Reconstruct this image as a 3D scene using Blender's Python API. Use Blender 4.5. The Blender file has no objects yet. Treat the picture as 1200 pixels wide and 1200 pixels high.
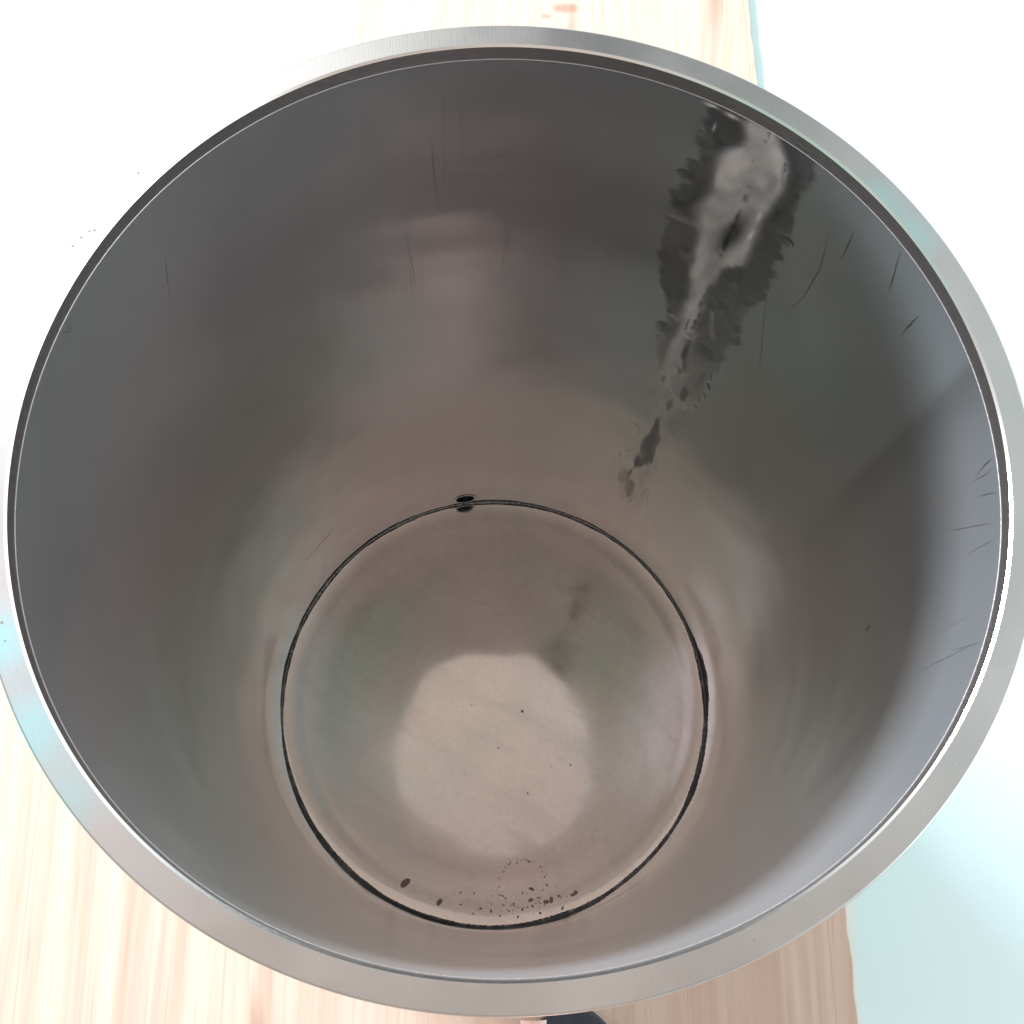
import bpy, bmesh, math, random
import numpy as np
from mathutils import Matrix, Vector

random.seed(7); rng = np.random.default_rng(7)
S = 0.15                      # inner radius of the drum in metres; lengths below are in radii
H = 3.2287                    # depth of the drum
ZB = -H - 0.06                # underside of the drum = top of the wooden sheet
sc = bpy.context.scene

# ------------------------------------------------------------------ camera
F, TILT, PAN = 1326.46, 0.3228, -0.0276
Rm = Matrix.Rotation(TILT, 3, 'X') @ Matrix.Rotation(PAN, 3, 'Y')
cam = bpy.data.objects.new('camera', bpy.data.cameras.new('camera'))
sc.collection.objects.link(cam)
M4 = Rm.to_4x4(); M4.translation = Vector((-0.0659, -0.8433, 2.1237)) * S
cam.matrix_world = M4
cam.data.sensor_width = 36; cam.data.lens = 36 * F / 1200
cam.data.clip_start = 0.01; cam.data.clip_end = 100
sc.camera = cam

# ------------------------------------------------------------------ render
sc.render.engine = 'CYCLES'
cy = sc.cycles
cy.max_bounces = 24; cy.glossy_bounces = 24; cy.diffuse_bounces = 4
cy.use_denoising = True; cy.denoising_input_passes = 'RGB'
cy.sample_clamp_indirect = 8
cy.blur_glossy = 0.3
sc.view_settings.view_transform = 'Standard'; sc.view_settings.look = 'None'
sc.view_settings.gamma = 1; sc.view_settings.use_curve_mapping = False
sc.view_settings.exposure = 0.12

# ------------------------------------------------------------------ world: the bright room around the drum
def node(nt, typ, ins=None, **kw):
    n = nt.nodes.new(typ)
    for k, v in kw.items(): setattr(n, k, v)
    for k, v in (ins or {}).items():
        if isinstance(v, bpy.types.NodeSocket): nt.links.new(v, n.inputs[k])
        else: n.inputs[k].default_value = v
    return n
def math_(nt, op, a, b=0.0, c=0.0, clamp=False):
    return node(nt, 'ShaderNodeMath', {0: a, 1: b, 2: c}, operation=op, use_clamp=clamp).outputs[0]
def ramp(nt, f, lo, hi, a=0.0, b=1.0):
    n = node(nt, 'ShaderNodeMapRange', {0: f, 1: lo, 2: hi, 3: a, 4: b}, interpolation_type='SMOOTHSTEP')
    return n.outputs[0]
def mixc(nt, f, a, b, bt='MIX'):
    n = nt.nodes.new('ShaderNodeMix'); n.data_type = 'RGBA'; n.blend_type = bt
    for s, v in ((n.inputs[0], f), (n.inputs[6], a), (n.inputs[7], b)):
        if isinstance(v, bpy.types.NodeSocket): nt.links.new(v, s)
        else: s.default_value = v if not isinstance(v, tuple) or len(v) == 4 else (*v, 1)
    return n.outputs[2]
w = bpy.data.worlds.new('World'); sc.world = w; w.use_nodes = True
nt = w.node_tree; bg = nt.nodes['Background']
tc = node(nt, 'ShaderNodeTexCoord')
D = tc.outputs['Generated']
def lobe(az, el, inner, outer):
    a, e = math.radians(az), math.radians(el)
    d = (math.cos(a) * math.cos(e), math.sin(a) * math.cos(e), math.sin(e))
    dp = node(nt, 'ShaderNodeVectorMath', {0: D, 1: d}, operation='DOT_PRODUCT').outputs['Value']
    return ramp(nt, dp, math.cos(math.radians(outer)), math.cos(math.radians(inner)))
noise = node(nt, 'ShaderNodeTexNoise', {'Vector': D, 'Scale': 2.2, 'Detail': 2.0}).outputs['Fac']
col = mixc(nt, ramp(nt, noise, 0.38, 0.62), (0.62, 0.51, 0.47), (0.44, 0.56, 0.50))
el = node(nt, 'ShaderNodeSeparateXYZ', {0: D}).outputs[2]
ring = ramp(nt, el, math.sin(math.radians(12)), math.sin(math.radians(25)), 1, 0)
col = mixc(nt, ring, col, mixc(nt, ramp(nt, node(nt, 'ShaderNodeSeparateXYZ', {0: D}).outputs[0], 0.0, 0.9), (0.95, 0.99, 1.0), (1.6, 1.85, 1.9)))                            # added band of low light all round, brightens the ground outside
col = mixc(nt, lobe(0, 90, 12, 38), col, (0.82, 0.69, 0.61))             # ceiling straight above
col = mixc(nt, lobe(82, 47, 10, 28), col, (0.25, 0.26, 0.26))             # duller wall ahead
col = mixc(nt, lobe(25, 50, 15, 35), col, (0.80, 0.88, 0.88))            # pale wall to the right
col = mixc(nt, lobe(-25, 22, 15, 38), col, (2.8, 3.15, 3.2))                # added fill low on the right, brightens the ground there
col = mixc(nt, lobe(-75, 50, 20, 50), col, (0.62, 0.54, 0.49))
col = mixc(nt, lobe(148, 60, 8, 19), col, (1.45, 1.38, 1.46))            # bright window panes on the left
col = mixc(nt, lobe(116, 49, 9, 18), col, (2.4, 2.4, 2.4))
nt.links.new(col, bg.inputs[0]); bg.inputs[1].default_value = 1.0

def area(name, az, el, dist, sx, sy, power, color):
    l = bpy.data.lights.new(name, 'AREA'); l.shape = 'RECTANGLE'; l.size = sx; l.size_y = sy
    l.energy = power; l.color = color
    o = bpy.data.objects.new(name, l); sc.collection.objects.link(o)
    a, e = math.radians(az), math.radians(el)
    d = Vector((math.cos(a) * math.cos(e), math.sin(a) * math.cos(e), math.sin(e)))
    o.location = d * dist
    o.rotation_euler = d.to_track_quat('Z', 'Y').to_euler()
    return o
area('window_light', 140, 11, 2.6, 1.3, 0.40, 235, (0.88, 0.95, 1.0))

# ------------------------------------------------------------------ materials
def new_mat(name):
    m = bpy.data.materials.new(name); m.use_nodes = True
    t = m.node_tree
    return m, t, t.nodes['Principled BSDF'], t.nodes['Material Output']
def cyl_noise(t, obj, sx, sz, detail=3.0, rough=0.5):
    mp = node(t, 'ShaderNodeMapping', {'Vector': obj, 'Scale': (sx, sx, sz)})
    return node(t, 'ShaderNodeTexNoise', {'Vector': mp.outputs[0], 'Scale': 1.0, 'Detail': detail, 'Roughness': rough}).outputs['Fac']
def steel(name, base=(0.60, 0.575, 0.56), rough=0.2, aniso=0.5, reflect_tint=True, dusty=0.12, wav=0.25):
    m, t, p, out = new_mat(name)
    ob = node(t, 'ShaderNodeTexCoord').outputs['Object']
    grind_shade = node(t, 'ShaderNodeAttribute', attribute_name='grind_shade').outputs['Fac']
    polish_glint = node(t, 'ShaderNodeAttribute', attribute_name='polish_glint').outputs['Fac']
    char = node(t, 'ShaderNodeAttribute', attribute_name='char').outputs['Fac']
    big = cyl_noise(t, ob, 9, 7, 2)
    arcs = cyl_noise(t, ob, 4, 130, 2)          # long marks round the drum
    lines = cyl_noise(t, ob, 110, 5, 3)         # faint marks down the wall
    c = mixc(t, ramp(t, big, 0.35, 0.65), (base[0]*1.03, base[1]*0.99, base[2]*0.98, 1), (base[0]*0.95, base[1]*0.99, base[2]*0.97, 1))
    tint_at = node(t, 'ShaderNodeAttribute', attribute_name='reflect_tint').outputs['Fac']   # painted tint of room reflections: greener / pinker
    c = mixc(t, math_(t, 'MULTIPLY', tint_at, 1.0, clamp=True), c, (base[0]*0.80, base[1]*0.97, base[2]*0.89, 1))
    c = mixc(t, math_(t, 'MULTIPLY', tint_at, -1.0, clamp=True), c, (base[0]*1.12, base[1]*1.02, base[2]*1.03, 1))
    grain = cyl_noise(t, ob, 420, 1300, 2)
    c = mixc(t, ramp(t, grain, 0.25, 0.75, 0, 0.16), c, (base[0]*0.55, base[1]*0.55, base[2]*0.55, 1))
    hz = cyl_noise(t, ob, 7, 420, 3, 0.6); vs = cyl_noise(t, ob, 260, 7, 3, 0.6); blot = cyl_noise(t, ob, 22, 14, 5, 0.65)
    c = mixc(t, ramp(t, hz, 0.3, 0.7, 0, 0.13), c, (base[0]*0.6, base[1]*0.6, base[2]*0.6, 1))
    c = mixc(t, ramp(t, vs, 0.45, 0.75, 0, 0.15), c, (base[0]*0.6, base[1]*0.6, base[2]*0.6, 1))
    c = mixc(t, ramp(t, blot, 0.42, 0.66, 0, 0.16), c, (base[0]*0.72, base[1]*0.70, base[2]*0.68, 1))
    c = mixc(t, ramp(t, lines, 0.60, 0.80, 0, 0.15), c, (0.3, 0.29, 0.28, 1))
    if name == 'steel_floor':
        vv = node(t, 'ShaderNodeVectorRotate', {'Vector': ob, 'Angle': 0.0}, rotation_type='Z_AXIS')
        rad = node(t, 'ShaderNodeVectorMath', {0: ob}, operation='LENGTH').outputs['Value']
        t.links.new(math_(t, 'ADD', math_(t, 'MULTIPLY', rad, 6.0), 0.7), vv.inputs['Angle'])
        swl = node(t, 'ShaderNodeTexNoise', {'Vector': node(t, 'ShaderNodeMapping', {'Vector': vv.outputs[0], 'Scale': (14, 70, 1)}).outputs[0], 'Scale': 1.0, 'Detail': 4.0}).outputs['Fac']
        str_ = ramp(t, swl, 0.42, 0.72)
        c = mixc(t, math_(t, 'MULTIPLY', str_, 0.20), c, (0.42, 0.40, 0.38, 1))
    c = mixc(t, math_(t, 'MULTIPLY', grind_shade, 0.60), c, (0.20, 0.20, 0.20, 1))
    c = mixc(t, polish_glint, c, (0.74, 0.70, 0.67, 1))
    c = mixc(t, char, c, (0.035, 0.033, 0.035, 1))
    t.links.new(c, p.inputs['Base Color'])
    p.inputs['Metallic'].default_value = 1
    r = ramp(t, arcs, 0.3, 0.7, rough * 0.93, rough * 1.07)
    zc = node(t, 'ShaderNodeSeparateXYZ', {0: ob}).outputs[2]          # buffed smoother beside the bottom weld
    r = math_(t, 'MULTIPLY', r, ramp(t, zc, -H*S, -2.35*S, 0.22, 1.0) if name == 'steel_wall' else 1.0)
    if name == 'steel_floor': r = math_(t, 'ADD', r, math_(t, 'MULTIPLY', str_, 0.08))
    r = math_(t, 'ADD', r, math_(t, 'MULTIPLY', grind_shade, 0.12))
    r = math_(t, 'ADD', r, math_(t, 'MULTIPLY', polish_glint, 0.22))
    r = math_(t, 'ADD', r, math_(t, 'MULTIPLY', char, 0.4))
    t.links.new(r, p.inputs['Roughness'])
    p.inputs['Anisotropic'].default_value = aniso
    tan = node(t, 'ShaderNodeTangent', direction_type='RADIAL', axis='Z')
    t.links.new(tan.outputs[0], p.inputs['Tangent'])
    wave = cyl_noise(t, ob, 16, 16, 1)
    h = math_(t, 'MULTIPLY', wave, 1.0)
    b1 = node(t, 'ShaderNodeBump', {'Height': h, 'Strength': wav, 'Distance': 0.004})
    t.links.new(b1.outputs[0], p.inputs['Normal'])
    if dusty:
        d = node(t, 'ShaderNodeBsdfDiffuse', {'Color': mixc(t, math_(t, 'MAXIMUM', math_(t, 'MULTIPLY', math_(t, 'SUBTRACT', grind_shade, polish_glint, clamp=True), 0.8), char), mixc(t, polish_glint, (0.46, 0.48, 0.52, 1), (0.78, 0.71, 0.67, 1)), (0.05, 0.05, 0.05, 1)), 'Roughness': 0.6})
        mx = node(t, 'ShaderNodeMixShader', {0: math_(t, 'ADD', dusty, math_(t, 'MULTIPLY', polish_glint, 0.6)), 1: p.outputs[0], 2: d.outputs[0]})
        t.links.new(mx.outputs[0], out.inputs[0])
    return m
MAT = {}
MAT['wall'] = steel('steel_wall', base=(0.545, 0.528, 0.518), rough=0.205, aniso=0.62, dusty=0.165, wav=0.32)
MAT['floor'] = steel('steel_floor', base=(0.60, 0.57, 0.55), rough=0.085, aniso=0.3, dusty=0.09, wav=0.22)
MAT['rim'] = None

def rim_mat():
    m, t, p, out = new_mat('brushed_rim')
    ob = node(t, 'ShaderNodeTexCoord').outputs['Object']
    mp = node(t, 'ShaderNodeMapping', {'Vector': ob, 'Rotation': (0, 0, 0.7), 'Scale': (1800, 160, 50)})
    s1 = node(t, 'ShaderNodeTexNoise', {'Vector': mp.outputs[0], 'Scale': 1.0, 'Detail': 3.0}).outputs['Fac']
    mp2 = node(t, 'ShaderNodeMapping', {'Vector': ob, 'Rotation': (0, 0, -0.5), 'Scale': (2200, 160, 50)})
    s2 = node(t, 'ShaderNodeTexNoise', {'Vector': mp2.outputs[0], 'Scale': 1.0, 'Detail': 3.0}).outputs['Fac']
    big = node(t, 'ShaderNodeTexNoise', {'Vector': ob, 'Scale': 25.0, 'Detail': 3.0}).outputs['Fac']
    c = mixc(t, ramp(t, big, 0.3, 0.7), (0.50, 0.495, 0.49, 1), (0.57, 0.56, 0.55, 1))
    def cyan_reflect(az, rad, w0):
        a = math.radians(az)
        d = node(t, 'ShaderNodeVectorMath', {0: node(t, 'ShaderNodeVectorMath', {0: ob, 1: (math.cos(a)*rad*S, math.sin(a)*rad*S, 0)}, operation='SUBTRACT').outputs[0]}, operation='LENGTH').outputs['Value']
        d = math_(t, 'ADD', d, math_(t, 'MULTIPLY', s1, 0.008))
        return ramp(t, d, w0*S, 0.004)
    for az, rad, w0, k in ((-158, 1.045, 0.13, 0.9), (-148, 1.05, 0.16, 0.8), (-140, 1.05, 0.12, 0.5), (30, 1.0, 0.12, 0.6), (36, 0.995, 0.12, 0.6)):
        c = mixc(t, math_(t, 'MULTIPLY', cyan_reflect(az, rad, w0), k), c, (0.40, 0.72, 0.74, 1))  # cyan reflections painted into the rim colour
    c = mixc(t, ramp(t, s2, 0.62, 0.78, 0, 0.3), c, (0.85, 0.85, 0.84, 1))
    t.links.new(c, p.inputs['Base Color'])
    p.inputs['Metallic'].default_value = 1
    r = ramp(t, big, 0.3, 0.7, 0.22, 0.30)
    t.links.new(r, p.inputs['Roughness'])
    h = math_(t, 'ADD', s1, s2)
    b = node(t, 'ShaderNodeBump', {'Height': h, 'Strength': 0.12, 'Distance': 0.0001})
    t.links.new(b.outputs[0], p.inputs['Normal'])
    d = node(t, 'ShaderNodeBsdfDiffuse', {'Color': (0.4, 0.4, 0.4, 1)})
    mx = node(t, 'ShaderNodeMixShader', {0: 0.07, 1: p.outputs[0], 2: d.outputs[0]})
    t.links.new(mx.outputs[0], out.inputs[0])
    return m
MAT['rim'] = rim_mat()

def lip_mat():
    m, t, p, out = new_mat('machined_lip')
    ob = node(t, 'ShaderNodeTexCoord').outputs['Object']
    n = node(t, 'ShaderNodeTexNoise', {'Vector': ob, 'Scale': 700.0, 'Detail': 2.0}).outputs['Fac']
    g = node(t, 'ShaderNodeTexNoise', {'Vector': ob, 'Scale': 12.0}).outputs['Fac']
    c = mixc(t, ramp(t, n, 0.35, 0.75), (0.62, 0.61, 0.64, 1), (0.70, 0.69, 0.71, 1))
    sp = math_(t, 'MULTIPLY', ramp(t, n, 0.68, 0.76), ramp(t, g, 0.5, 0.65))
    c = mixc(t, sp, c, (0.8, 0.8, 0.8, 1))
    t.links.new(c, p.inputs['Base Color']); p.inputs['Metallic'].default_value = 1
    p.inputs['Roughness'].default_value = 0.3
    b = node(t, 'ShaderNodeBump', {'Height': n, 'Strength': 0.3, 'Distance': 0.0003})
    t.links.new(b.outputs[0], p.inputs['Normal'])
    return m
MAT['lip'] = lip_mat()

def plain(name, color, rough=0.5, metal=0.0, bump=None, sss=0.0):
    m, t, p, out = new_mat(name)
    ob = node(t, 'ShaderNodeTexCoord').outputs['Object']
    n = node(t, 'ShaderNodeTexNoise', {'Vector': ob, 'Scale': (bump or 60.0), 'Detail': 4.0}).outputs['Fac']
    c = mixc(t, ramp(t, n, 0.3, 0.7), tuple(x * 0.82 for x in color), tuple(min(1, x * 1.12) for x in color))
    t.links.new(c, p.inputs['Base Color'])
    p.inputs['Metallic'].default_value = metal; p.inputs['Roughness'].default_value = rough
    if sss: p.inputs['Subsurface Weight'].default_value = sss; p.inputs['Subsurface Scale'].default_value = 0.005
    b = node(t, 'ShaderNodeBump', {'Height': n, 'Strength': 0.25, 'Distance': 0.0006})
    t.links.new(b.outputs[0], p.inputs['Normal'])
    return m
MAT['edge'] = plain('bright_edge', (0.88, 0.88, 0.87), 0.12, 1.0, 8)
MAT['weld'] = plain('weld_steel', (0.16, 0.17, 0.20), 0.28, 1.0, 900)
MAT['hole'] = plain('hole_shade', (0.012, 0.016, 0.026), 0.6, 0.0, 200)  # near-black bore: shade inside the hole put into its colour
MAT['collar'] = plain('collar_steel', (0.5, 0.5, 0.52), 0.25, 1.0, 200)
MAT['scratch'] = plain('scratch_steel', (0.31, 0.305, 0.30), 0.3, 1.0, 400)
MAT['spot'] = plain('dried_spot', (0.30, 0.235, 0.20), 0.6, 0.0, 400)
MAT['outer'] = plain('outer_steel', (0.55, 0.54, 0.53), 0.3, 1.0, 20)
MAT['skin'] = plain('skin', (0.62, 0.38, 0.30), 0.5, 0.0, 35, 0.2)
MAT['nail'] = plain('toenail', (0.72, 0.48, 0.42), 0.25, 0.0, 40)
MAT['navy'] = plain('navy_rubber', (0.022, 0.032, 0.05), 0.5, 0.0, 200)
MAT['bluetrim'] = plain('blue_trim', (0.08, 0.14, 0.24), 0.45, 0.0, 200)

def wood_mat():
    m, t, p, out = new_mat('wood_grain_sheet')
    ob = node(t, 'ShaderNodeTexCoord').outputs['Object']
    warp = node(t, 'ShaderNodeTexNoise', {'Vector': node(t, 'ShaderNodeMapping', {'Vector': ob, 'Scale': (5, 1.2, 1)}).outputs[0], 'Scale': 1.0, 'Detail': 2.0})
    v = node(t, 'ShaderNodeVectorMath', {0: ob, 1: node(t, 'ShaderNodeVectorMath', {0: warp.outputs['Color'], 1: (0.12, 0.0, 0)}, operation='MULTIPLY').outputs[0]}, operation='ADD').outputs[0]
    def st(sx, sy, d=3.0, r=0.55):
        return node(t, 'ShaderNodeTexNoise', {'Vector': node(t, 'ShaderNodeMapping', {'Vector': v, 'Scale': (sx, sy, 1)}).outputs[0], 'Scale': 1.0, 'Detail': d, 'Roughness': r}).outputs['Fac']
    bands = st(38, 0.9, 5, 0.6); grain = st(210, 3.0, 4, 0.65); pores = st(420, 14, 2)
    c = mixc(t, ramp(t, bands, 0.36, 0.64), (0.58, 0.42, 0.345, 1), (0.66, 0.53, 0.44, 1))
    c = mixc(t, ramp(t, grain, 0.40, 0.66, 0, 0.40), c, (0.46, 0.30, 0.22, 1))
    c = mixc(t, ramp(t, pores, 0.62, 0.75, 0, 0.35), c, (0.36, 0.22, 0.15, 1))
    for kx, ky, w1, w2, k in ((0.385, 4.12, 0.10, 0.035, 0.7), (0.43, 3.85, 0.035, 0.30, 0.45), (0.24, 4.06, 0.05, 0.02, 0.6), (1.2, 4.3, 0.05, 0.4, 0.4), (-1.0, -1.5, 0.05, 0.25, 0.5)):
        dv = node(t, 'ShaderNodeVectorMath', {0: node(t, 'ShaderNodeVectorMath', {0: v, 1: ((kx*S+0.06), ky*S, 0)}, operation='SUBTRACT').outputs[0], 1: (1/(w1*S), 1/(w2*S), 0)}, operation='MULTIPLY').outputs[0]
        dl = node(t, 'ShaderNodeVectorMath', {0: dv}, operation='LENGTH').outputs['Value']
        dl = math_(t, 'ADD', dl, math_(t, 'MULTIPLY', math_(t, 'SUBTRACT', grain, 0.5), 1.6))
        c = mixc(t, ramp(t, dl, 1.3, 0.3, 0, k), c, (0.26, 0.13, 0.09, 1))
    # strips of the floor pattern, seams along the grain
    sx = node(t, 'ShaderNodeSeparateXYZ', {0: ob})
    u = math_(t, 'FRACT', math_(t, 'DIVIDE', math_(t, 'ADD', sx.outputs[0], 0.045), 0.135))
    idn = math_(t, 'FLOOR', math_(t, 'DIVIDE', math_(t, 'ADD', sx.outputs[0], 0.045), 0.135))
    seam = math_(t, 'LESS_THAN', u, 0.008)
    wn = node(t, 'ShaderNodeTexWhiteNoise', {'W': idn}, noise_dimensions='1D').outputs['Value']
    c = mixc(t, math_(t, 'MULTIPLY', wn, 0.35), c, (0.62, 0.42, 0.34, 1))
    c = mixc(t, math_(t, 'MULTIPLY', seam, 0.3), c, (0.35, 0.24, 0.18, 1))
    t.links.new(c, p.inputs['Base Color'])
    p.inputs['Roughness'].default_value = 0.38
    b = node(t, 'ShaderNodeBump', {'Height': grain, 'Strength': 0.15, 'Distance': 0.0004})
    t.links.new(b.outputs[0], p.inputs['Normal'])
    return m
MAT['wood'] = wood_mat()

def pale_mat():
    m, t, p, out = new_mat('pale_floor')
    ob = node(t, 'ShaderNodeTexCoord').outputs['Object']
    n = node(t, 'ShaderNodeTexNoise', {'Vector': ob, 'Scale': 3.0, 'Detail': 4.0}).outputs['Fac']
    st = node(t, 'ShaderNodeTexNoise', {'Vector': node(t, 'ShaderNodeMapping', {'Vector': ob, 'Rotation': (0, 0, 0.08), 'Scale': (34, 1.6, 1)}).outputs[0], 'Scale': 1.0, 'Detail': 3.0}).outputs['Fac']
    c = mixc(t, ramp(t, n, 0.35, 0.65), (0.66, 0.88, 0.92, 1), (0.74, 0.90, 0.93, 1))
    c = mixc(t, ramp(t, st, 0.6, 0.7, 0, 0.6), c, (0.84, 0.82, 0.81, 1))
    t.links.new(c, p.inputs['Base Color'])
    p.inputs['Roughness'].default_value = 0.35
    return m
MAT['pale'] = pale_mat()

# ------------------------------------------------------------------ mesh helpers
def link(name, verts, faces, mat, parent=None, smooth=True, attrs=None):
    me = bpy.data.meshes.new(name)
    v = np.asarray(verts, float).reshape(-1, 3) * S
    me.from_pydata(v.tolist() if len(v) < 20000 else [tuple(x) for x in v], [], faces)
    if attrs:
        for k, a in attrs.items():
            at = me.attributes.new(k, 'FLOAT', 'POINT'); at.data.foreach_set('value', np.asarray(a, np.float32).ravel())
    me.polygons.foreach_set('use_smooth', [smooth] * len(me.polygons))
    me.materials.append(mat); me.update()
    o = bpy.data.objects.new(name, me); sc.collection.objects.link(o)
    if parent is not None:
        o.parent = parent; o.matrix_parent_inverse = parent.matrix_basis.inverted()
    return o
def merge(o, verts, faces, mat):
    """add surface marks to the mesh of their part, in a material slot of their own"""
    bm = bmesh.new(); bm.from_mesh(o.data); o.data.materials.append(mat); mi = len(o.data.materials)-1
    vs = [bm.verts.new((x*S, y*S, z*S)) for x, y, z in verts]
    for f in faces:
        k = bm.faces.new([vs[i] for i in f]); k.material_index = mi; k.smooth = True
    bm.to_mesh(o.data); bm.free(); o.data.update()
def grid_faces(nu, nv, wrap=False):
    """vertices indexed [v*nu + u]"""
    j, i = np.meshgrid(np.arange(nv - 1), np.arange(nu if wrap else nu - 1), indexing='ij')
    a = j * nu + i; b = j * nu + (i + 1) % nu
    return np.stack([a, b, b + nu, a + nu], -1).reshape(-1, 4)
SHP = [0.0042, 0.0045, 0.0025, -0.0022, -0.0015, 0.0005]
def oval(th, z):
    """the drum is slightly out of round at the mouth and true at the bottom"""
    k = np.clip(1 + z / H, 0, 1) ** 1.5
    s = sum(SHP[2*i] * np.cos((i+2)*th) + SHP[2*i+1] * np.sin((i+2)*th) for i in range(3))
    return s * k
def lathe(name, prof, mat, parent, n=720, smooth=True, sharp=False):
    th = np.linspace(0, 2*np.pi, n, endpoint=False)
    V = []
    for r, z in prof:
        rr = r + (oval(th, z) if r > 0.5 else 0)
        V.append(np.stack([rr*np.cos(th), rr*np.sin(th), np.full(n, z)], -1))
    V = np.concatenate(V); f = grid_faces(n, len(prof), True)
    o = link(name, V, f.tolist(), mat, parent, smooth)
    if sharp: o.data.set_sharp_from_angle(angle=math.radians(25))
    return o
def tag(o, label, cat, group=None, kind=None):
    if label: o['label'] = label
    if cat: o['category'] = cat
    if group: o['group'] = group
    if kind: o['kind'] = kind
    return o

# ------------------------------------------------------------------ setting
def rect_sheet(name, x0, x1, y0, y1, z, mat):
    return link(name, [(x0, y0, z), (x1, y0, z), (x1, y1, z), (x0, y1, z)], [(0, 1, 2, 3)], mat, smooth=False)
fl = rect_sheet('floor', -60, 60, -60, 60, ZB - 0.03, MAT['pale']); fl['kind'] = 'structure'

# wood sheet with a slightly ragged cut edge on the right
def wood_sheet():
    n = 900; ys = np.linspace(-16, 22, n)
    xe = 1.575 - 0.012 * (ys - 1.0) + 0.002*np.sin(ys*2.1) 
    xe += np.convolve(rng.normal(0, 1, n), np.ones(3)/3, 'same') * 0.0012
    for yc, d, wd in ((-1.02, 0.010, 0.02), (-1.17, -0.006, 0.04), (-1.30, 0.006, 0.03), (3.95, 0.008, 0.05)):
        xe -= d * np.exp(-((ys-yc)/wd)**2)
    zt, zb = ZB, ZB - 0.024
    V = []
    for x, y in zip(xe, ys): V += [(-24, y, zt), (x-0.006, y, zt), (x, y, zt-0.006), (x, y, zb)]
    F_ = []
    for i in range(n-1):
        a = 4*i; b = a+4
        F_ += [(a, a+1, b+1, b), (a+1, a+2, b+2, b+1), (a+2, a+3, b+3, b+2), (a+3, a, b, b+3)]
    F_ += [(0, 3, 2, 1), (4*n-4, 4*n-3, 4*n-2, 4*n-1)]
    return link('wooden_board', V, F_, MAT['wood'], smooth=False)
tag(wood_sheet(), 'light brown wood grain board lying under the steel drum with a straight cut right edge', 'board')

# ------------------------------------------------------------------ the drum
drum = bpy.data.objects.new('steel_drum', None); sc.collection.objects.link(drum)
drum.location = (0, 0, ZB * S); drum.empty_display_size = 0.05
tag(drum, 'open stainless steel drum with a welded bottom and a scarred weld seam inside', 'drum')
bpy.context.view_layer.update()

RI = 0.9994                                  # wall below the machined lip
HT, HZ, HR = math.radians(98.2), -3.146, 0.044
# inner wall, denser towards the bottom, with the drain hole cut out
NT = 1080
zz = np.concatenate([np.linspace(-0.0455, -2.9, 110), np.linspace(-2.92, -H, 42)])
th = np.linspace(-np.pi/2, 1.5*np.pi, NT, endpoint=False)
T, Z = np.meshgrid(th, zz)
def dents(t, z):
    return (0.0012*np.exp(-((t-1.62)/0.16)**2 - ((z+0.42)/0.03)**2)
            - 0.0004*np.exp(-((t-1.78)/0.16)**2 - ((z+0.66)/0.02)**2)
            + 0.0020*np.exp(-((t-1.2)/0.5)**2 - ((z+1.5)/0.2)**2)
            + 0.002*np.exp(-((t-1.2)/0.25)**2 - ((z+2.5)/0.15)**2)
            - 0.002*np.exp(-((t-2.35)/0.2)**2 - ((z+2.6)/0.2)**2)
            + 0.0015*np.sin(3*t+1)*np.exp(-((z+H-0.1)/0.12)**2)
            + 0.0010*np.sin(9*t)*np.exp(-((z+H-0.05)/0.08)**2))
def wall_r(t, z): return RI + oval(t, z) + dents(t, z)
Rr = wall_r(T, Z)
V = np.stack([Rr*np.cos(T), Rr*np.sin(T), Z], -1).reshape(-1, 3)
f = grid_faces(NT, len(zz), True)
fc_t = T.reshape(-1)[f].mean(1); fc_z = Z.reshape(-1)[f].mean(1)
keep = ((fc_t-HT)**2 + (fc_z-HZ)**2) > (HR+0.010)**2
f = f[keep][:, ::-1]
def reflect_tint(t, z):  # green and pink reflections put into the wall colour
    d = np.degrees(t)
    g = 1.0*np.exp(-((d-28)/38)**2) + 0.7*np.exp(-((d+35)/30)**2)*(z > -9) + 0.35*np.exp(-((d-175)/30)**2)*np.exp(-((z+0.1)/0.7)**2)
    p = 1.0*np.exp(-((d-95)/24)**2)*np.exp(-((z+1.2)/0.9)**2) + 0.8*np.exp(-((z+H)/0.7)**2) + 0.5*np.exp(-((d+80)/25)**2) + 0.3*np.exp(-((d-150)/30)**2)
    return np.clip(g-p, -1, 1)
def shade_streak(t, z):
    """soft band of painted shade running down the right side"""
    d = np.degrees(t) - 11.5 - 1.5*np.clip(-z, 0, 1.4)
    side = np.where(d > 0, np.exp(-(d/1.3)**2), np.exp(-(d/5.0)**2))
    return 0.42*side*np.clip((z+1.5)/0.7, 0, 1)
wall = link('inner_wall', V, f.tolist(), MAT['wall'], drum, attrs=dict(reflect_tint=reflect_tint(T, Z), grind_shade=shade_streak(T, Z)))  # the band of shade is painted through the grinding attribute

lathe('lip', [(RI-0.0005, -0.0455), (1.0, -0.0452), (1.0, -0.0052)], MAT['lip'], drum, sharp=True)
lathe('rim_edge', [(1.0, -0.0052), (1.0045, 0.0)], MAT['edge'], drum)
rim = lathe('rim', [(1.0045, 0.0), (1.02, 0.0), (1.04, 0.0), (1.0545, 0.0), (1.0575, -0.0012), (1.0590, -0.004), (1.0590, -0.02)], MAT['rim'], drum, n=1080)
rim.data.set_sharp_from_angle(angle=math.radians(20))
lathe('outer_wall', [(1.0590, -0.02), (1.0590, -1.6), (1.0590, ZB+0.02), (1.045, ZB), (0.6, ZB), (0.0005, ZB)], MAT['outer'], drum, sharp=True)

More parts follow.
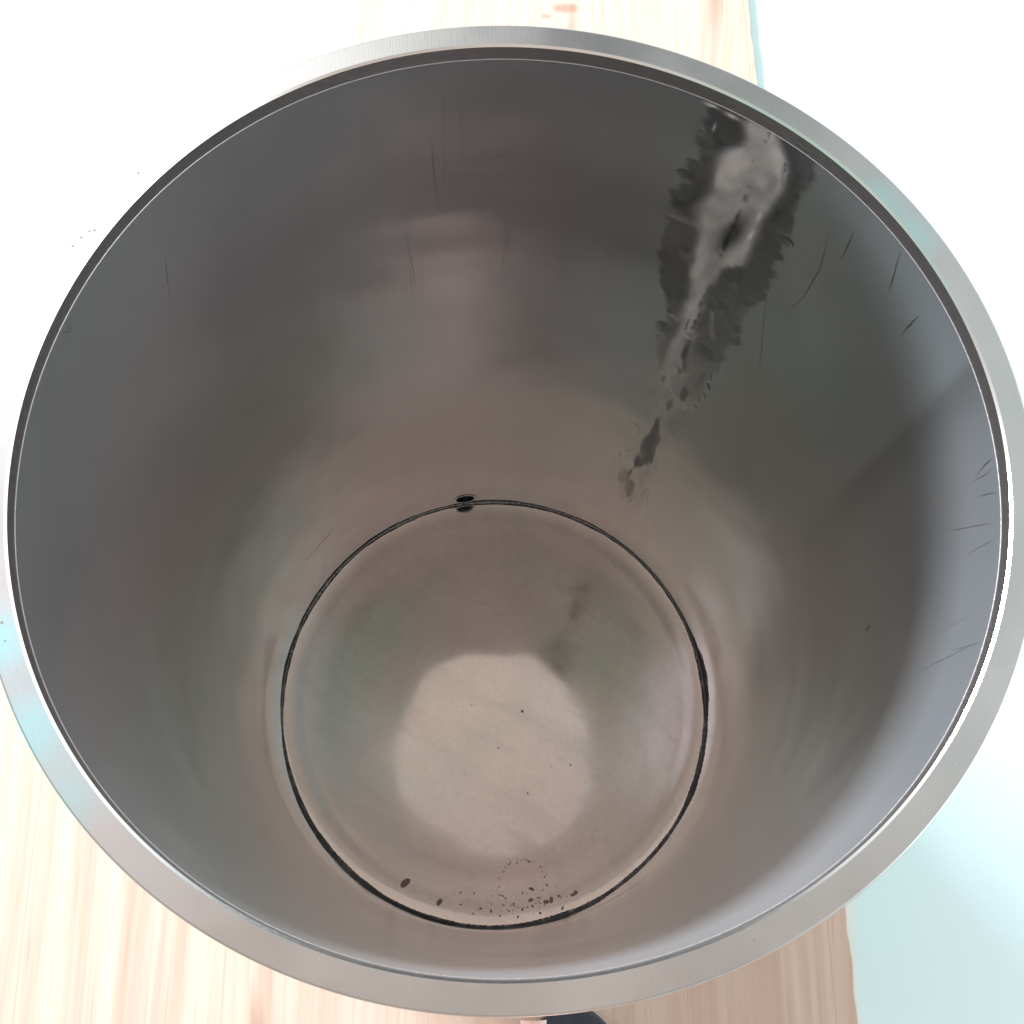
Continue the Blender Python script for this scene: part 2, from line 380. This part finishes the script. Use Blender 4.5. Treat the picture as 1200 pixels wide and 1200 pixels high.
# floor plate: slightly domed, faint pressed rings
NR, NF = 200, 720
rr = np.linspace(0.0005, RI+0.001, NR); tf = np.linspace(0, 2*np.pi, NF, endpoint=False)
TF, RF = np.meshgrid(tf, rr)
def floor_z(r, t):
    z = -H + 0.046*(1-r**2) + 0.010*(np.clip(r-0.90, 0, 1)/0.1)**2 - 0.010
    z += 0.0012*np.exp(-((r-0.90)/0.03)**2)*(1+0.5*np.sin(2*t+0.5))
    z -= 0.0010*np.exp(-((r-0.80)/0.05)**2)*(1+0.6*np.sin(3*t))
    z += 0.0012*np.sin(2*t+1.1)*np.clip(r-0.3, 0, 1)**2
    z += 0.0010*np.sin(3*t)*r**3
    return z
ZF = floor_z(RF, TF)
V = np.stack([RF*np.cos(TF), RF*np.sin(TF), ZF], -1).reshape(-1, 3)
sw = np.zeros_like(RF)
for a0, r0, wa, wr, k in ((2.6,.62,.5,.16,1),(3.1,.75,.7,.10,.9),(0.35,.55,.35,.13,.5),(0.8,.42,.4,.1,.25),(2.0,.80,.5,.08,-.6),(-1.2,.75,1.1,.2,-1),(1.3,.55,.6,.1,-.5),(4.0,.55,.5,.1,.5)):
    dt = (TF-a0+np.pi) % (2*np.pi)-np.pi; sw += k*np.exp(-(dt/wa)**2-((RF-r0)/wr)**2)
plate = link('floor_plate', V, grid_faces(NF, NR, True).tolist(), MAT['floor'], drum, attrs=dict(reflect_tint=np.clip(sw, -1, 1)))  # reflected greens and pinks painted into the plate colour

def sm(x, a, b):
    t = np.clip((x-a)/(b-a), 0, 1); return t*t*(3-2*t)
# fillet weld where floor meets wall: overlapping ripples
def weld_ring():
    n, m = 2880, 9
    t = np.linspace(0, 2*np.pi, n, endpoint=False)
    amp = 0.0026*(0.35+0.65*np.clip(np.sin(t-3.6)*1.2+0.2, 0, 1))
    rip = amp*np.abs(np.sin(t*120 + 0.8*np.sin(t*11)))
    thick = 0.0095 + 0.0015*np.sin(t*5+1) + 0.0015*np.sin(t*13) + np.convolve(rng.normal(0, 1, n), np.ones(25)/25, 'same')*0.004 + rip
    V = []
    for k in range(m):
        a = math.pi/2*k/(m-1)
        # quarter round fillet, from on the floor to on the wall
        r = RI - 0.0005 - thick*(1-math.sin(a))*1.0 - (0.006*math.sin(2*a))*0.0
        z = -H + 0.001 + thick*(1-math.cos(a))
        bul = 0.55*thick*math.sin(2*a)
        r = r - bul*0.5; z = z + bul*0.5
        V.append(np.stack([r*np.cos(t), r*np.sin(t), z], -1))
    k = np.abs(np.linspace(-1, 1, m))[:, None]
    n1 = np.convolve(rng.random(n), np.ones(5)/5, 'same'); n2 = np.convolve(rng.random(n), np.ones(90)/90, 'same')
    dash = sm(n1, 0.44, 0.62)[None]*sm(n2, 0.44, 0.52)[None]*(1-sm(k, 0.3, 0.8))  # pale dashes are glints painted onto the bead
    ch = np.clip(0.28*sm(k, 0.45, 0.95) + 0.05*(1-dash), 0, 1)*(1-0.6*dash)
    return link('weld_bead', np.concatenate(V), grid_faces(n, m, True).tolist(), MAT['wall'], drum, attrs=dict(char=ch, polish_glint=0.9*dash))
weld_ring()

# drain hole above the weld: collar and blind bore
def hole():
    n = 64; a = np.linspace(0, 2*np.pi, n, endpoint=False)
    V = []
    for rad, off in ((HR+0.017, 0.001), (HR+0.012, -0.003), (HR+0.003, -0.004), (HR, -0.001)):
        t = HT + rad*np.cos(a); z = np.maximum(HZ + rad*np.sin(a), -H+0.004)
        r = wall_r(t, z) + off
        V.append(np.stack([r*np.cos(t), r*np.sin(t), z], -1))
    c = link('drain_hole', np.concatenate(V), grid_faces(n, 4, True).tolist(), MAT['collar'], drum)
    V = []
    for rad, off in ((HR, -0.001), (HR, 0.056), (0.001, 0.056)):
        t = HT + rad*np.cos(a); z = HZ + rad*np.sin(a)
        r = RI + off
        V.append(np.stack([r*np.cos(t), r*np.sin(t), z], -1))
    link('bore', np.concatenate(V), grid_faces(n, 3, True).tolist(), MAT['hole'], c)
hole()

# ------------------------------------------------------------------ ground weld seam down the wall
SEAM = 53.3
left = [(9.0,-0.05),(9.7,-0.119),(9.8,-0.201),(9.8,-0.286),(10.75,-0.388),(11.2,-0.49),(10.6,-0.574),(11.4,-0.648),(9.8,-0.755),(9.1,-0.867),(6.6,-1.04),(6.5,-1.182),(3.0,-1.443),(2.5,-1.7),(1.5,-1.95)]  # outlines and crack traced in image pixels, converted to angle and height
right = [(-7.5,-0.05),(-8.4,-0.105),(-8.7,-0.204),(-9.05,-0.308),(-9.05,-0.408),(-8.7,-0.523),(-8.9,-0.632),(-7.6,-0.735),(-8.5,-0.899),(-7.2,-1.106),(-7.4,-1.363),(-6.0,-1.6),(-3.0,-1.95)]
bl = [(4.3,-0.05),(3.6,-0.111),(5.2,-0.214),(6.0,-0.313),(5.7,-0.46),(5.0,-0.619),(4.2,-0.744),(3.3,-0.852),(3.2,-1.146),(2.6,-1.451),(2.4,-1.7),(2.5,-2.2),(3.5,-2.6)]
br = [(-1.0,-0.05),(-1.8,-0.07),(-3.7,-0.103),(-4.85,-0.185),(-4.1,-0.268),(-3.4,-0.377),(-4.4,-0.48),(-3.8,-0.56),(-0.4,-0.64),(0.1,-0.72),(0.0,-0.895),(-0.9,-1.071),(-1.6,-1.371),(-1.6,-1.8),(-2,-2.6)]
crack = [(-0.1,-0.046),(0.45,-0.166),(-0.16,-0.279),(0.1,-0.421),(0.3,-0.54),(0.42,-0.633),(0.77,-0.757),(0.33,-0.928),(0.43,-1.098),(-0.3,-1.25),(0.2,-1.5)]
def interp(tab, z):
    a = sorted((-q[1], q[0]) for q in tab)
    return np.interp(-z, [q[0] for q in a], [q[1] for q in a])
def vnoise(x, y, seed=0):
    """smooth value noise"""
    r = np.random.default_rng(seed).random((64, 256)); xi = np.floor(x).astype(int); yi = np.floor(y).astype(int)
    fx = x-xi; fy = y-yi; fx = fx*fx*(3-2*fx); fy = fy*fy*(3-2*fy)
    g = lambda i, j: r[i % 64, j % 256]
    return (g(xi, yi)*(1-fx)+g(xi+1, yi)*fx)*(1-fy) + (g(xi, yi+1)*(1-fx)+g(xi+1, yi+1)*fx)*fy
def seam():
    nu, nv = 260, 1000
    deg = np.linspace(-12.5, 14.5, nu)
    q = np.linspace(0, 1, nv); z = -0.047 - 2.75*q**1.35
    A, Zs = np.meshgrid(deg, z)
    U = A*math.pi/180                                  # arc length in radii
    Lg = np.log1p(-Zs*0.7)*3.0                         # lengthwise parameter, coarser further down, roughly as the camera foreshortens it
    n1 = vnoise(U*40+5, Lg*14, 1); n2 = vnoise(U*90+9, Lg*40, 2); n3 = vnoise(U*18, Lg*8, 3); n4 = vnoise(U*200+40, Lg*18, 4)
    # scalloped outline: overlapping wheel marks
    nsc = 11.0
    Lg0 = Lg; Lg = Lg + 0.10*(vnoise(Lg*3, Lg*0, 11)-0.5) + 0.02*np.sin(Lg*9)
    jl = vnoise(np.floor(Lg*nsc), Lg*0, 12); jr = vnoise(np.floor(Lg*nsc*1.17+0.35), Lg*0, 13)
    sl = 1-np.abs(((Lg*nsc) % 1)-0.5)*2; sr = 1-np.abs(((Lg*nsc*1.17+0.35) % 1)-0.5)*2
    le = interp(left, Zs) + (0.5+0.9*jl)*np.clip(sl*(2-sl), 0, 1)**0.6 - 0.9 + 0.8*(jl-0.5) + (n1-0.5)*0.3
    re = interp(right, Zs) - (0.5+0.9*jr)*np.clip(sr*(2-sr), 0, 1)**0.6 + 0.9 - 0.8*(jr-0.5) + (n1-0.5)*0.3
    soft = 0.5 + 1.0*n3 + 1.8*sm(-Zs, 0.8, 1.8)
    grind_shade = sm(le-A, 0, soft) * sm(A-re, 0, soft)
    fade = 1 - 0.93*sm(-Zs, 0.75, 1.7)
    tone = 0.85 + 0.5*(vnoise(U*9+3, Lg*3.0, 7)-0.4)
    grind_shade *= fade*tone
    blm = interp(bl, Zs) + (n3-0.5)*1.6 + (n1-0.5)*0.8; brm = interp(br, Zs) + (n3-0.5)*1.4 + (n1-0.5)*0.8
    pol = sm(blm-A, -1.2, 1.6) * sm(A-brm, -1.0, 1.2)
    pol *= 1 - 0.75*sm(-Zs, 0.9, 1.5)
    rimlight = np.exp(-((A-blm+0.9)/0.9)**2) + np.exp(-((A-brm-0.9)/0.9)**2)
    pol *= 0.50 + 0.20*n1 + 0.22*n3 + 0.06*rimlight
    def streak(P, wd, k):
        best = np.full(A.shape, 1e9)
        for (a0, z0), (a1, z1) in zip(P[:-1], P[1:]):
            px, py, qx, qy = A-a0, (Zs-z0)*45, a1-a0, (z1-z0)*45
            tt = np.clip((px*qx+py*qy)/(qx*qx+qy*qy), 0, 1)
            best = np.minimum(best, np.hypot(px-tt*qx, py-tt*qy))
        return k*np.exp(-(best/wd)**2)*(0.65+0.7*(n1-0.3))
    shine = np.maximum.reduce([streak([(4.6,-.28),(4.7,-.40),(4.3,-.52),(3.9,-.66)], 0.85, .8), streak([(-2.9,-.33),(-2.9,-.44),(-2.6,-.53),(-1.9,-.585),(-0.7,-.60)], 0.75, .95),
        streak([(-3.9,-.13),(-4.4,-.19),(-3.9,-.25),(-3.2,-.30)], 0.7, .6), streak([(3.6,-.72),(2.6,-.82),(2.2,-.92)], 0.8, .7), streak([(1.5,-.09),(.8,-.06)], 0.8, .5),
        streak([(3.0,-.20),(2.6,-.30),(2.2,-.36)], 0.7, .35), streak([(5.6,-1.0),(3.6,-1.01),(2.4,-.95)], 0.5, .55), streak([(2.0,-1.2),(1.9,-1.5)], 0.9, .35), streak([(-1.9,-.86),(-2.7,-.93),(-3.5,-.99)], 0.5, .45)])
    pol = np.maximum(pol, shine)  # bright reflections off the wavy metal, painted as paler streaks
    pit = np.exp(-((A+0.3+(Zs+0.45)*10)/1.3)**2 - ((Zs+0.47)/0.085)**2)
    pol *= 1 - 0.95*np.clip(pit*1.3, 0, 1)
    cx = interp(crack, Zs) + (n2-0.5)*0.35
    cw = 0.12 + 0.40*n1*n3*3 + 0.25*np.exp(-((Zs+0.27)/0.05)**2)
    cr = np.exp(-((A-cx)/cw)**2) * (1-sm(-Zs, 1.2, 1.6)) * sm(n2+n1, 0.6, 1.3)
    char = 0.6*cr + 0.45*pit*sm(n1+0.4*n2, 0.2, 0.9)
    # brown-black burn marks lower down
    def spot(a0, z0, wa, wz, s=1.0, k=0.5): return 0.7*s*sm(1-((A-a0)/wa)**2-((Zs-z0)/wz)**2 + (n1-0.5)*k + (n4-0.5)*k, 0.0, 0.8)
    w_ = np.where(Zs > -2.0, 0.3+1.9*sm(-Zs, 1.62, 2.0), 2.2*(1-sm(-Zs, 2.05, 2.42))+0.2)
    spear = sm(w_ - np.abs(A - (0.6+(2.0)*sm(-Zs, 1.6, 2.4)-1.4*sm(-Zs, 1.7, 1.95)*(1-sm(-Zs, 2.1, 2.4)))) + (n1-0.5)*1.5 + (n4-0.5)*1.0, 0, 0.9)*sm(-Zs, 1.62, 1.72)*(1-sm(-Zs, 2.32, 2.42))
    char = np.maximum(char, 0.5*spear*(0.7+0.5*n1))
    for a0, z0, wa, wz, s in ((-2.6, -1.42, 1.0, 0.07, .6), (-0.6, -1.57, 0.9, 0.06, .55), (3.6, -2.42, 1.8, 0.12, .35), (1.0, -2.5, 1.6, 0.13, .4), (-3.55, -0.113, 0.22, 0.010, 1), (-3.9, -0.128, 0.2, 0.010, 1), (1.6, -1.0, 0.25, 0.05, .8), (5.4, -0.99, .5, .02, .7), (2.4, -1.42, .6, .05, .4)):
        char = np.maximum(char, spot(a0, z0, wa, wz, s))
    char += 0.10*sm(n1*0.5+n2*0.5, 0.50, 0.75)*sm(pol, 0.2, 0.5)*(1-sm(-Zs, 1.2, 1.6))
    char = np.clip(char, 0, 1)
    # pale brush strokes round the dark marks
    strokes = sm(vnoise(U*26+11, (Lg*10 + A*0.4), 9), 0.45, 0.8) * sm(6-np.abs(A-1)+(n1-0.5)*5, 0, 4) * sm(-Zs, 1.5, 2.2) * sm(2.78+Zs+(n2-0.5)*0.3, 0.05, 0.3)
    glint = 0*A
    glint += 0.9*np.exp(-((A-8.6)/1.1)**2-((Zs+0.056)/0.005)**2) + 0.9*np.exp(-((A-5.6)/1.2)**2-((Zs+0.060)/0.008)**2) + 0.6*np.exp(-((A-7.4)/0.25)**2-((Zs+0.12)/0.015)**2)  # painted glints just below the lip
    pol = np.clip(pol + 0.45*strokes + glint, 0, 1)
    # relief: melted centre stands up and down, crack sinks in
    edge = np.minimum(sm(A, deg[0], deg[0]+2), sm(-A, -deg[-1], -deg[-1]+2))
    live = sm(le-A+1, 0, 2) * sm(A-re+1, 0, 2) * (1-0.85*sm(-Zs, 0.9, 2.0))
    hgt = live*(0.008*(n3-0.5) + 0.0022*(n1-0.5) + 0.0005*(n2-0.5)) + pol*0.0035*live - 0.007*pit*live - 0.003*cr*live
    hgt += strokes*0.0012*(n4-0.5)
    hgt *= sm(-Zs, 0.047, 0.10)*0.75 + 0.25
    rad = wall_r(math.radians(SEAM)+U, Zs) - 0.0008 - np.clip(hgt*edge, -0.0004, 0.02)
    mask = (grind_shade+pol+char+strokes*0.5 > 0.02) & (edge > 0.01)
    TT = math.radians(SEAM) + U
    V = np.stack([rad*np.cos(TT), rad*np.sin(TT), Zs], -1).reshape(-1, 3)
    # sink the unmarked surroundings behind the wall so that the patch ends in the real surface
    f = grid_faces(nu, nv)[:, ::-1]
    fm = mask.reshape(-1)[f].all(1)
    f = f[fm]
    used = np.unique(f); remap = -np.ones(nu*nv, int); remap[used] = np.arange(len(used))
    at = dict(reflect_tint=reflect_tint(TT, Zs).reshape(-1)[used], grind_shade=np.clip(grind_shade, 0, 1).reshape(-1)[used], polish_glint=pol.reshape(-1)[used], char=char.reshape(-1)[used])
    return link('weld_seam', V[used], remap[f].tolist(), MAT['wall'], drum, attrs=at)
seam()

# ------------------------------------------------------------------ scratches on the wall, dried spots on the floor
def strips(bright=False):  # listed marks placed from image pixels, as wall angle and height
    S_ = BRIGHT if bright else [([(101.1,-0.297),(101.05,-0.458),(100.6,-0.704)],.0016),([(96.6,-0.196),(96.5,-0.474)],.0010),([(88.1,-0.675),(89.8,-0.915),(90.35,-1.123)],.0015),
      ([(106.8,-0.623),(105.8,-0.955),(105.8,-1.059)],.0018),([(106.2,-0.853),(106.75,-1.105)],.0012),([(95.1,-1.01),(93.8,-1.291)],.0012),([(72.6,-0.611),(70.8,-0.968)],.0010),
      ([(39.7,-0.233),(38.6,-0.367),(38.8,-0.501),(40.3,-0.623)],.0028),([(37.0,-0.138),(36.5,-0.257)],.0025),([(44.0,-0.633),(41.75,-0.796),(38.5,-1.021)],.0016),
      ([(30.0,-0.06),(28.0,-0.197)],.0030),([(22.6,-0.143),(22.9,-0.245)],.0036),([(0.35,-0.055),(0.3,-0.1),(-.3,-0.149)],.0022),([(-4.0,-0.055),(-2.9,-0.142)],.0015),
      ([(-0.8,-0.055),(-.9,-.1),(-0.4,-0.176)],.0012),([(-7.6,-0.067),(-4.25,-0.311)],.0012),([(-9.7,-0.05),(-9.1,-0.219)],.0010),([(-22.4,-0.056),(-22.4,-0.429)],.0012),
      ([(-22.7,-0.05),(-21.7,-0.214)],.0010),([(161.5,-0.058),(162.2,-0.085),(163.4,-0.055)],.0018),([(144.0,-0.207),(146.65,-0.381)],.0014),
      ([(149.2,-2.69),(142,-2.72),(134.9,-2.69)],.006),([(-9.3,-0.845),(-10.7,-0.883)],.005),([(-9.9,-0.86),(-10.0,-0.90)],.004)]
    for _ in range(16 if bright else 34):
        a = random.uniform(70, 150) if random.random() < .6 else random.uniform(-30, 45)
        z = -random.uniform(0.1, 1.6); l = random.uniform(0.04, 0.22)
        S_.append(([(a, z), (a+random.uniform(-1, 1), z-l)], random.uniform(.0005, .0010)))
    V, Fc = [], []
    for pts, wd in S_:
        n = 14; L = len(pts)-1; P = []
        for i in range(n):
            u = i/(n-1)*L; k = min(int(u), L-1); g = u-k
            P.append((math.radians(pts[k][0]*(1-g)+pts[k+1][0]*g) + random.uniform(-1, 1)*wd*0.5, pts[k][1]*(1-g)+pts[k+1][1]*g))
        b = len(V)
        for i, (t, z) in enumerate(P):
            h = wd*math.sin(math.pi*(i+0.3)/(n-0.4))*random.uniform(.6, 1.1)*0.42
            dt, dz = P[min(i+1, n-1)][0]-P[max(i-1, 0)][0], P[min(i+1, n-1)][1]-P[max(i-1, 0)][1]
            q = math.hypot(dt, dz) or 1; nx, nz = -dz/q*h, dt/q*h
            for s in (-1, 1):
                tt, z2 = t+s*nx, z+s*nz; r = float(wall_r(np.float64(tt), np.float64(z2))) - 0.0009
                V.append((r*math.cos(tt), r*math.sin(tt), z2))
        for i in range(n-1): a = b+2*i; Fc.append((a, a+1, a+3, a+2))
    merge(wall, V, Fc, MAT['edge'] if bright else MAT['scratch'])
BRIGHT = [([(98.1,-0.432),(92,-0.415),(86.5,-0.404)],.0030),([(105.5,-0.662),(100,-.664),(94.2,-0.669)],.0012),([(105.5,-0.873),(98.7,-0.873)],.0012),([(75,-.42),(73.5,-.425)],.006),
          ([(42.2,-.62),(41.5,-.66)],.0016),([(-14,-.35),(-14.6,-.36)],.004),([(-38,-.62),(-39,-.65)],.005),([(-47,-.2),(-62,-.22)],.0008),([(-30,-.15),(-52,-.12)],.0007)]
strips()
strips(True)

def spots():
    L = [(-0.404,-0.808,.017),(-0.25,-0.889,.012),(0.162,-0.838,.009),(0.158,-0.885,.009),(0.227,-0.893,.011),(0.25,-0.885,.010),(0.285,-0.869,.006),(0.36,-0.855,.009),(0.345,-0.865,.007),
         (-0.067,-0.919,.006),(-0.155,-0.901,.004),(0.036,-0.905,.004),(0.12,-0.925,.005),(0.06,-0.93,.004),(0.349,-0.295,.004),(0.129,-0.049,.006),(-0.108,-0.02,.003),(0.149,-0.421,.004),(0.016,-0.218,.004),(-0.155,-0.85,.004),(0.1,-0.955,.005),(.2,-.94,.005),(.3,-.92,.006),(.02,-.95,.004),(-.02,-.93,.005),(-.1,-.94,.004)]
    for i in range(46):                       # ring of tiny drops
        a = random.uniform(0.1, 2*math.pi)
        if 5.2 < a < 5.9: continue
        L.append((0.125+0.108*math.cos(a)+random.gauss(0, .004), -0.815+0.100*math.sin(a)+random.gauss(0, .004), random.uniform(.0018, .0040)))
    for i in range(40):
        L.append((random.gauss(0.15, 0.13), -0.89+random.gauss(0, 0.03), random.uniform(.0012, .004)))
    for i in range(16):
        a = random.uniform(0, 6.28); r = math.sqrt(random.random())*.93
        L.append((r*math.cos(a), r*math.sin(a), random.uniform(.0008, .0022)))
    V, Fc = [], []
    for x, y, r in L:
        if math.hypot(x, y) > 0.97: continue
        b = len(V); n = 10; ph = random.uniform(0, 6); el = random.uniform(1, 1.5); ro = random.uniform(0, 3)
        z0 = lambda X, Y: float(floor_z(np.float64(math.hypot(X, Y)), np.float64(math.atan2(Y, X))))
        V.append((x, y, z0(x, y)+0.0006+r*0.18))
        for k in range(n):
            a = 2*math.pi*k/n; q = r*(1+0.25*math.sin(2*a+ph)+random.uniform(-.12, .12))
            dx, dy = q*el*math.cos(a), q*math.sin(a); X = x+dx*math.cos(ro)-dy*math.sin(ro); Y = y+dx*math.sin(ro)+dy*math.cos(ro)
            V.append((X, Y, z0(X, Y)+0.0003))
        for k in range(n): Fc.append((b, b+1+k, b+1+(k+1) % n))
    merge(plate, V, Fc, MAT['spot'])
spots()

def rim_marks():
    V, Fc = [], []
    for a, rad in ((152.2, 1.040), (151.0, 1.034), (150.6, 1.026), (153.6, 1.045), (-158, 1.03), (-160, 1.028), (141.5, 1.04)):
        t = math.radians(a); b = len(V); n = 8
        rr_ = rad + float(oval(t, 0.0)); q = random.uniform(.0018, .0034)
        for k in range(n):
            u = 2*math.pi*k/n; w_ = q*random.uniform(.6, 1.2)
            V.append((rr_*math.cos(t)+w_*math.cos(u), rr_*math.sin(t)+w_*math.sin(u), 0.0006))
        Fc.append(tuple(range(b, b+n)))
    merge(rim, V, Fc, MAT['spot'])
    V, Fc = [], []
    for i in range(130):                       # short bright file marks
        g = random.choice([(-62, 5), (-52, 6), (-40, 5), (-75, 6), (-150, 8), (-30, 8), (-110, 30)])
        t = math.radians(random.gauss(*g)); rad = random.uniform(1.012, 1.050) + float(oval(t, 0.0))
        x, y = rad*math.cos(t), rad*math.sin(t); d = math.radians(random.gauss(48, 7)) if g[0] > -120 else t+math.pi/2+random.gauss(0, .1)
        l = random.uniform(.004, .020); w_ = random.uniform(.0002, .00045); b = len(V)
        cx, cy_ = math.cos(d), math.sin(d)
        V += [(x-l*cx, y-l*cy_, .0006), (x+w_*cy_, y-w_*cx, .0006), (x+l*cx, y+l*cy_, .0006), (x-w_*cy_, y+w_*cx, .0006)]
        if max(math.hypot(px, py)-float(oval(t, 0.0)) for px, py, _ in V[-4:]) > 1.055 or min(math.hypot(px, py)-float(oval(t, 0.0)) for px, py, _ in V[-4:]) < 1.007: V = V[:-4]; continue
        Fc.append((b, b+1, b+2, b+3))
    merge(rim, V, Fc, MAT['edge'])
rim_marks()

# ------------------------------------------------------------------ person: right foot and shin in a dark slipper
def skin_mesh(name, chain_verts, edges, radii, mat, parent=None, sub=2):
    me = bpy.data.meshes.new(name)
    me.from_pydata([tuple(c*S for c in v) for v in chain_verts], edges, [])
    o = bpy.data.objects.new(name, me); sc.collection.objects.link(o)
    md = o.modifiers.new('skin', 'SKIN'); md.use_smooth_shade = True
    for i, r in enumerate(radii):
        rx, ry = r if isinstance(r, tuple) else (r, r)
        me.skin_vertices[0].data[i].radius = (rx*S, ry*S)
    me.skin_vertices[0].data[0].use_root = True
    s = o.modifiers.new('sub', 'SUBSURF'); s.levels = sub; s.render_levels = sub
    me.materials.append(mat)
    if parent is not None: o.parent = parent
    return o
zf = ZB + 0.09
fx, fy = 0.0, 0.0
def foot():
    z = ZB
    # ankle/heel/shin root, then midfoot, ball and toes; toes point to +y, towards the drum
    Vt = [(0.36, -2.85, z+0.42), (0.36, -3.05, z+0.26), (0.37, -2.45, z+0.36), (0.36, -2.05, z+0.27), (0.34, -1.80, z+0.22),
          (0.37, -2.95, z+0.95), (0.38, -3.05, z+1.7), (0.39, -3.1, z+2.4), (0.39, -3.1, z+2.75)]
    R_ = [0.22, 0.20, 0.24, 0.25, 0.22, 0.24, 0.36, 0.38, 0.34]
    E_ = [(0, 1), (0, 2), (2, 3), (3, 4), (0, 5), (5, 6), (6, 7), (7, 8)]
    toes = [(0.17, -1.70, 0.155, -1.455, 0.085), (0.31, -1.66, 0.31, -1.47, 0.058), (0.41, -1.70, 0.415, -1.53, 0.053), (0.50, -1.76, 0.51, -1.61, 0.050), (0.58, -1.84, 0.60, -1.71, 0.050)]
    for x0, y0, x1, y1, r in toes:
        b = len(Vt)
        Vt += [(x0, y0, z+0.19), ((x0+x1)/2, (y0+y1)/2, z+0.19), (x1, y1, z+0.17)]
        R_ += [r*1.05, r*0.95, r]
        E_ += [(4, b), (b, b+1), (b+1, b+2)]
    p = skin_mesh('person', Vt, E_, R_, MAT['skin'], None, 2)
    tag(p, 'bare toe in a dark slipper showing below the near rim of the drum', 'person')
    bpy.context.view_layer.update()
    # slipper: sole and strap
    n = 72; outl = []
    for k in range(n):
        a = 2*math.pi*k/n
        yy = math.sin(a); xx = math.cos(a)
        y = -2.27 + 0.95*np.sign(yy)*abs(yy)**0.85
        wdt = 0.27 + 0.09*(y+3.2)/1.9
        x = 0.33 + wdt*xx*(1.0 if abs(xx) < 1 else 1)
        outl.append((x + 0.0*yy, y))
    V = []; prof = [(0.97, 0.002), (1.0, 0.015), (1.0, 0.075), (0.95, 0.09)]
    cx, cyy = 0.37, -2.27
    for s, dz in prof:
        for x, y in outl: V.append((cx+(x-cx)*s, cyy+(y-cyy)*(1-(1-s)*0.3), z+dz))
    Fc = grid_faces(n, 4, True).tolist(); Fc.append(list(range(3*n, 4*n))); Fc.append(list(range(n))[::-1])
    so = link('slipper', V, Fc, MAT['navy'], None, True); so.data.set_sharp_from_angle(angle=math.radians(40))
    so.parent = p
    V = []; m = 24; ys = np.linspace(-2.25, -1.62, 12)
    for y in ys:
        for i in range(m):
            a = math.pi*i/(m-1); ca = math.cos(a)
            V.append((0.365-0.36*ca, y-0.05*abs(ca), z+0.07+(0.42-0.12*(y+2.25))*math.sin(a)**0.7*(0.86)))
    st = link('strap', V, grid_faces(m, 12).tolist(), MAT['bluetrim'], None, True)
    sd = st.modifiers.new('solid', 'SOLIDIFY'); sd.thickness = 0.02*S
    st.parent = so
    # big toe nail
    V = []; 
    for j in range(6):
        for i in range(7):
            a = (i-3)/3; V.append((0.155+0.055*a, -1.46+0.02*j, z+0.17+0.083*math.cos(a*0.75)+0.006))
    nl = link('toenail', V, grid_faces(7, 6).tolist(), MAT['nail'], None, True); nl.parent = p
foot()
